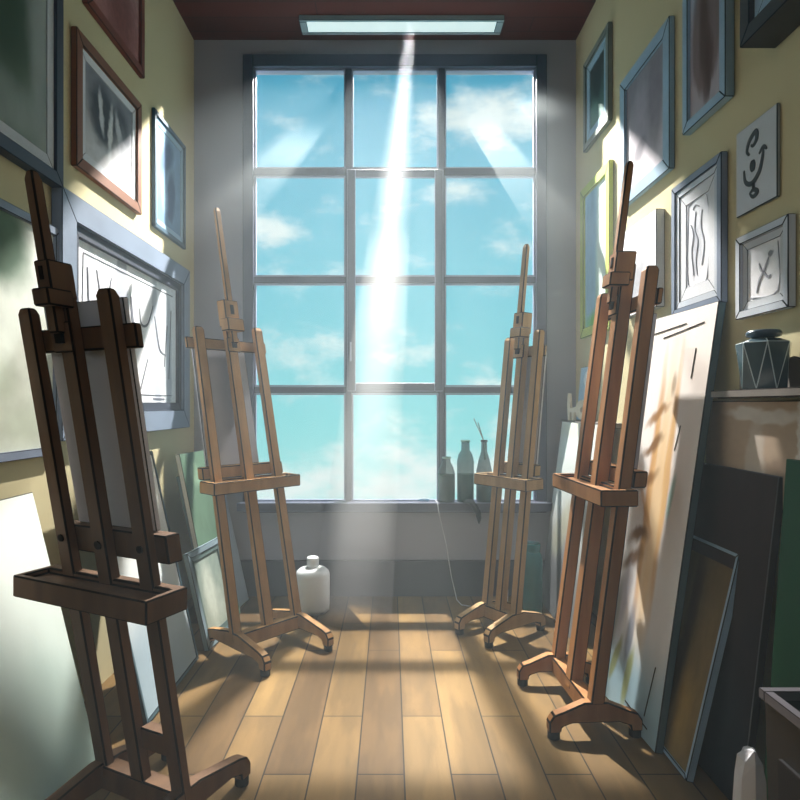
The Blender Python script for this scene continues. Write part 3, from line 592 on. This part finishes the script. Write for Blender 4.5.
mb = MB(); mb.tube([(.33, 4.36, SZ+.003), (.335, 4.29, SZ+.004), (.338, 4.268, SZ-.005), (.345, 4.262, SZ-.06), (.40, 4.262, SZ-.3), (.435, 4.25, SZ-.52), (.47, 4.22, .03), (.5, 4.19, .004), (.56, 4.16, .004)], .0035, 6)
tag(mb.build('cord', plain('white_cord', (196, 200, 206), .6)), 'thin white cord hanging from window sill to the floor', 'cord')
jug = empty('jug', (-.525, 4.08, 0), 0, 'white plastic jug with short neck on floor beneath the window', 'jug')
mb = MB(); mb.lathe([(.098, 0), (.112, .012), (.115, .04), (.115, .25), (.108, .272), (.088, .29), (.045, .3), (.04, .305)], seg=36); mb.build('body', WHITE, jug)
mb = MB(); mb.lathe([(.038, .3), (.041, .305), (.041, .36), (.036, .368)], seg=24); mb.build('cap', WHITE, jug)
tb = empty('floor_bottle', (.955, 4.02, 0), 0, 'tall teal glazed bottle on floor in right corner behind the pale easel', 'bottle')
mb = MB(); mb.lathe([(.06, 0), (.068, .01), (.068, .35), (.06, .4), (.045, .425)], seg=28); mb.build('body', TEAL, tb)
mb = MB(); mb.lathe([(.046, .415), (.05, .425), (.054, .47), (.05, .478)], (-.0, 0, 0), 24); mb.build('spout', TEAL, tb, ink=.003)
mb = MB(); mb.lathe([(.034, 0), (.038, .004), (.04, .125), (.036, .128)], (.775, 4.14, 0), 20)
tag(mb.build('cup', WHITE), 'small white cup on floor seen between legs of the pale easel', 'cup')
# bin
bx = empty('waste_bin', (1.19, 1.53, 0), 0, 'square charcoal waste bin with grey rim at lower right corner', 'bin')
mb = MB(); x0, x1, y0, y1, h = -.13, .13, -.17, .17, .59
t = .012
def fr(s, z): return [(x0+s, y0+s, z), (x1-s, y0+s, z), (x1-s, y1-s, z), (x0+s, y1-s, z)]
rings = [[mb.bm.verts.new(p) for p in fr(*q)] for q in ((.012, 0), (.0, h), (t, h), (.022, .02))]
for a, b_ in zip(rings, rings[1:]):
    for i in range(4): mb.bm.faces.new([a[i], a[(i+1) % 4], b_[(i+1) % 4], b_[i]])
mb.bm.faces.new(rings[0][::-1]); mb.bm.faces.new(rings[-1]); mb.build('body', BINM, bx, ink=.003)
mb = MB()
for q in ((x0-.01, x1+.01, y0-.01, y0+.016), (x0-.01, x1+.01, y1-.016, y1+.01), (x0-.01, x0+.016, y0+.016, y1-.016), (x1-.016, x1+.01, y0+.016, y1-.016)):
    mb.box(q[0], q[1], q[2], q[3], h-.022, h+.006)
mb.build('rim', BINR, bx, ink=.002)
mb = MB(); mb.prism([(x0-.001, -.12, .1), (x0+.01, -.12, .1), (x0+.01, .1, .1), (x0-.001, .1, .1), (x0-.009, -.12, .44), (x0+.01, -.12, .44), (x0+.01, .1, .44), (x0-.009, .1, .44)])
pn = mb.build('side_panel', plain('black_panel', (24, 24, 27), .5), bx, ink=.003)
mb = MB(); mb.prism([(x0-.006, -.1, .12), (x0, -.1, .12), (x0, .05, .12), (x0-.006, .05, .12), (x0-.012, -.1, .33), (x0, -.1, .33), (x0, .02, .36), (x0-.012, .02, .36)])
mb.build('side_sticker', plain('grey_blue_sticker', (110, 126, 140), .6), pn)
mb = MB()
bag = [(0, .042, .05), (.12, .044, .055), (.25, .04, .05), (.3, .03, .042), (.335, .012, .03)]
rings = []
for z, a, b_ in bag: rings.append([mb.bm.verts.new((1.115+a*math.cos(2*PI*i/7)*(1+.12*random.uniform(-1, 1)), 1.86+b_*math.sin(2*PI*i/7)*(1+.12*random.uniform(-1, 1)), z+(.012*random.uniform(-1, 1) if z > .2 else 0))) for i in range(7)])
for a, b_ in zip(rings, rings[1:]):
    for i in range(7): mb.bm.faces.new([a[i], a[(i+1) % 7], b_[(i+1) % 7], b_[i]])
mb.bm.faces.new(rings[0][::-1]); mb.bm.faces.new(rings[-1])
tag(mb.build('paper_bag', plain('crumpled_white_paper', (206, 206, 212), .9)), 'crumpled white paper bag on floor beside the charcoal bin', 'bag')

# ------------------------------------------------------------------ sky
w = bpy.data.worlds.new('sky'); sc.world = w; w.use_nodes = True; nt = w.node_tree; L = nt.links.new
bg = nt.nodes['Background']; tc = N(nt, 'ShaderNodeTexCoord'); sp = N(nt, 'ShaderNodeSeparateXYZ'); L(tc.outputs['Generated'], sp.inputs[0])
ay = N(nt, 'ShaderNodeMath', operation='ABSOLUTE'); L(sp.outputs[1], ay.inputs[0]); my = N(nt, 'ShaderNodeMath', operation='MAXIMUM'); L(ay.outputs[0], my.inputs[0]); my.inputs[1].default_value = .15
da = N(nt, 'ShaderNodeMath', operation='DIVIDE'); L(sp.outputs[0], da.inputs[0]); L(my.outputs[0], da.inputs[1])
db = N(nt, 'ShaderNodeMath', operation='DIVIDE'); L(sp.outputs[2], db.inputs[0]); L(my.outputs[0], db.inputs[1])
P = N(nt, 'ShaderNodeCombineXYZ'); L(da.outputs[0], P.inputs[0]); L(db.outputs[0], P.inputs[1])
gr = N(nt, 'ShaderNodeValToRGB'); mr = N(nt, 'ShaderNodeMapRange'); mr.inputs[1].default_value = -.2; mr.inputs[2].default_value = .6; L(db.outputs[0], mr.inputs[0]); L(mr.outputs[0], gr.inputs[0])
el = gr.color_ramp.elements; el[0].position = 0; el[0].color = lin((176, 240, 236)); el[1].position = 1; el[1].color = lin((84, 172, 206))
for p, c in ((.22, (136, 222, 226)), (.45, (112, 204, 220)), (.7, (96, 188, 214))):
    e = el.new(p); e.color = lin(c)
mp = N(nt, 'ShaderNodeMapping'); mp.inputs['Scale'].default_value = (1, 1.7, 1); L(P.outputs[0], mp.inputs[0])
no = N(nt, 'ShaderNodeTexNoise'); no.inputs['Scale'].default_value = 7; no.inputs['Detail'].default_value = 7; no.inputs['Roughness'].default_value = .58; L(mp.outputs[0], no.inputs['Vector'])
# cloud banks: (px,py,rx,ry,weight) given as directions
acc = None
for (px, py, rx, ry, wt) in ((510, 110, 75, 42, .30), (445, 195, 40, 22, .22), (275, 232, 40, 16, .24), (300, 340, 70, 26, .22), (400, 355, 60, 16, .16), (300, 490, 130, 40, .24), (460, 480, 140, 34, .28), (480, 385, 50, 12, .20), (420, 130, 22, 30, .2), (290, 80, 60, 20, .08), (350, 280, 40, 18, .14), (470, 330, 60, 20, .12), (380, 450, 80, 14, .12)):
    s = N(nt, 'ShaderNodeVectorMath', operation='SUBTRACT'); L(P.outputs[0], s.inputs[0]); s.inputs[1].default_value = ((px-390)/600, (405-py)/600, 0)
    d = N(nt, 'ShaderNodeVectorMath', operation='DIVIDE'); L(s.outputs[0], d.inputs[0]); d.inputs[1].default_value = (rx/600, ry/600, 1)
    ln = N(nt, 'ShaderNodeVectorMath', operation='LENGTH'); L(d.outputs[0], ln.inputs[0])
    r = N(nt, 'ShaderNodeMapRange', interpolation_type='SMOOTHSTEP'); L(ln.outputs['Value'], r.inputs[0]); r.inputs[1].default_value = 0; r.inputs[2].default_value = 1.35; r.inputs[3].default_value = wt; r.inputs[4].default_value = 0
    if acc is None: acc = r.outputs[0]
    else:
        a = N(nt, 'ShaderNodeMath', operation='ADD'); L(acc, a.inputs[0]); L(r.outputs[0], a.inputs[1]); acc = a.outputs[0]
sm = N(nt, 'ShaderNodeMath', operation='ADD'); L(acc, sm.inputs[0]); L(no.outputs['Fac'], sm.inputs[1])
cm = N(nt, 'ShaderNodeMapRange', interpolation_type='SMOOTHSTEP'); L(sm.outputs[0], cm.inputs[0]); cm.inputs[1].default_value = .52; cm.inputs[2].default_value = .80; cm.inputs[3].default_value = 0; cm.inputs[4].default_value = .92
mx = N(nt, 'ShaderNodeMix', data_type='RGBA'); L(cm.outputs[0], mx.inputs[0]); L(gr.outputs[0], mx.inputs[6]); mx.inputs[7].default_value = lin((236, 250, 248))
L(mx.outputs[2], bg.inputs[0]); bg.inputs[1].default_value = 1.0

# ------------------------------------------------------------------ light
SUN = Vector((.2, 5.9, 5.08))
def spot(name, loc, target, watts, size, blend, rad, col=(1, 1, 1)):
    l = bpy.data.lights.new(name, 'SPOT'); l.energy = watts; l.spot_size = math.radians(size); l.spot_blend = blend; l.shadow_soft_size = rad; l.color = col
    o = bpy.data.objects.new(name, l); COL.objects.link(o); o.location = loc
    o.rotation_euler = (Vector(target)-Vector(loc)).to_track_quat('-Z', 'Y').to_euler(); return o
spot('sunlight_through_window', SUN, (0, 2.9, 2.75), 4500, 100, .85, .05, (1, .97, .91))
spot('added_floor_spot', SUN, (0, 2.85, 0), 3200, 24, 1.0, .2, (1, .92, .74))  # second spot at the sun point, added to brighten the middle floor
spot('added_beam_spot', (.14, 4.15, 4.02), (-.26, 4.0, 0), 7500, 7.0, 1.0, .05, (.95, .98, 1))  # narrow spot added at the ceiling panel to make the central beam
def area(name, loc, target, watts, sx, sy, col=(1, 1, 1)):
    l = bpy.data.lights.new(name, 'AREA'); l.shape = 'RECTANGLE'; l.size = sx; l.size_y = sy; l.energy = watts; l.color = col
    o = bpy.data.objects.new(name, l); COL.objects.link(o); o.location = loc
    o.rotation_euler = (Vector(target)-Vector(loc)).to_track_quat('-Z', 'Y').to_euler(); return o
area('room_fill', (0, -1.0, 3.2), (0, 3.5, 1.6), 14, 2.2, 1.6, (.9, .95, 1))

# haze in the room
def vol(name, dens, col=(1, 1, 1), aniso=.0):
    m = bpy.data.materials.new(name); m.use_nodes = True; nt = m.node_tree
    nt.nodes.remove(nt.nodes['Principled BSDF'])
    v = N(nt, 'ShaderNodeVolumeScatter'); v.inputs['Density'].default_value = dens; v.inputs['Color'].default_value = (*col, 1); v.inputs['Anisotropy'].default_value = aniso
    nt.links.new(v.outputs[0], nt.nodes['Material Output'].inputs['Volume']); return m
mb = MB(); mb.box(XL+.001, XR-.001, .6, YB-.06, .001, HC-.001)
o = mb.build('haze', vol('dusty_air', .04, (.8, .93, 1), .3))
tag(o, 'thin blue dusty haze filling the room in the window light', 'haze', kind='stuff')
mb = MB(); a, c = Vector((.14, 4.15, 4.0)), Vector((-.26, 4.0, .003)); mb.tube([a, a.lerp(c, .5), c], [.05, .18, .28], 20)  # denser haze added in the beam's shape so the light shows
dm = vol('beam_shaped_haze', .55, (.95, .98, 1)); dn = dm.node_tree
tcd = N(dn, 'ShaderNodeTexCoord'); sd = N(dn, 'ShaderNodeSeparateXYZ'); md = N(dn, 'ShaderNodeMapRange')
md.inputs[1].default_value = 4.0; md.inputs[2].default_value = 2.3; md.inputs[3].default_value = .12; md.inputs[4].default_value = .6
dn.links.new(tcd.outputs['Object'], sd.inputs[0]); dn.links.new(sd.outputs[2], md.inputs[0])
dn.links.new(md.outputs[0], [q for q in dn.nodes if q.type == 'VOLUME_SCATTER'][0].inputs['Density'])
o = mb.build('beam_haze', dm)
tag(o, 'bright narrow light beam shaped from added dense haze before the window', 'light shaft', kind='stuff')

def shaft(p, t0, t1, ra, rb, dens, label):  # denser haze added in the shape of a sunbeam
    d = (Vector(p)-SUN); a = SUN+d*t0; e = SUN+d*t1
    mt = vol('slanting_beam_haze', dens, (.85, .96, 1), .2); n_ = mt.node_tree
    tcs = N(n_, 'ShaderNodeTexCoord'); sx = N(n_, 'ShaderNodeSeparateXYZ'); mm = N(n_, 'ShaderNodeMapRange')
    mm.inputs[1].default_value = a.z; mm.inputs[2].default_value = e.z+.15; mm.inputs[3].default_value = dens; mm.inputs[4].default_value = 0
    n_.links.new(tcs.outputs['Object'], sx.inputs[0]); n_.links.new(sx.outputs[2], mm.inputs[0])
    m2 = N(n_, 'ShaderNodeMapRange', interpolation_type='SMOOTHSTEP'); m2.inputs[1].default_value = a.z; m2.inputs[2].default_value = a.z*.68+e.z*.32; m2.inputs[3].default_value = 0; m2.inputs[4].default_value = 1
    mu_ = N(n_, 'ShaderNodeMath', operation='MULTIPLY'); n_.links.new(sx.outputs[2], m2.inputs[0]); n_.links.new(mm.outputs[0], mu_.inputs[0]); n_.links.new(m2.outputs[0], mu_.inputs[1])
    n_.links.new(mu_.outputs[0], [q for q in n_.nodes if q.type == 'VOLUME_SCATTER'][0].inputs['Density'])
    mb = MB(); mb.tube([a, a.lerp(e, .5), e], [ra, (ra+rb)/2, rb], 4)
    for f in mb.bm.faces: f.smooth = False
    tag(mb.build('sun_shaft', mt), label, 'light shaft', 'slanting shafts of sun', 'stuff')
shaft((-.52, 4.33, 3.44), 1.0, 1.85, .11, .22, .6, 'pale slanting sunbeam from upper left panes to the left wall')
shaft((.62, 4.33, 3.46), 1.0, 1.9, .10, .2, .6, 'pale slanting sunbeam across the upper right panes, steeper of two')
shaft((.93, 4.33, 3.62), 1.0, 1.34, .10, .16, .5, 'pale slanting sunbeam from top right pane toward right wall')

# ------------------------------------------------------------------ camera
cam = bpy.data.cameras.new('camera'); co = bpy.data.objects.new('camera', cam); COL.objects.link(co)
co.location = (0, 0, EYE); co.rotation_euler = (PI/2, 0, 0); cam.sensor_width = 36; cam.lens = 27
cam.shift_x = .0125; cam.shift_y = .00625; cam.clip_start = .05
sc.camera = co
vs = sc.view_settings; vs.view_transform = 'Standard'; vs.look = 'None'; vs.exposure = 0; vs.gamma = 1; vs.use_curve_mapping = False
sc.cycles.use_denoising = True
sc.cycles.max_bounces = 6; sc.cycles.transparent_max_bounces = 12; sc.cycles.volume_bounces = 0
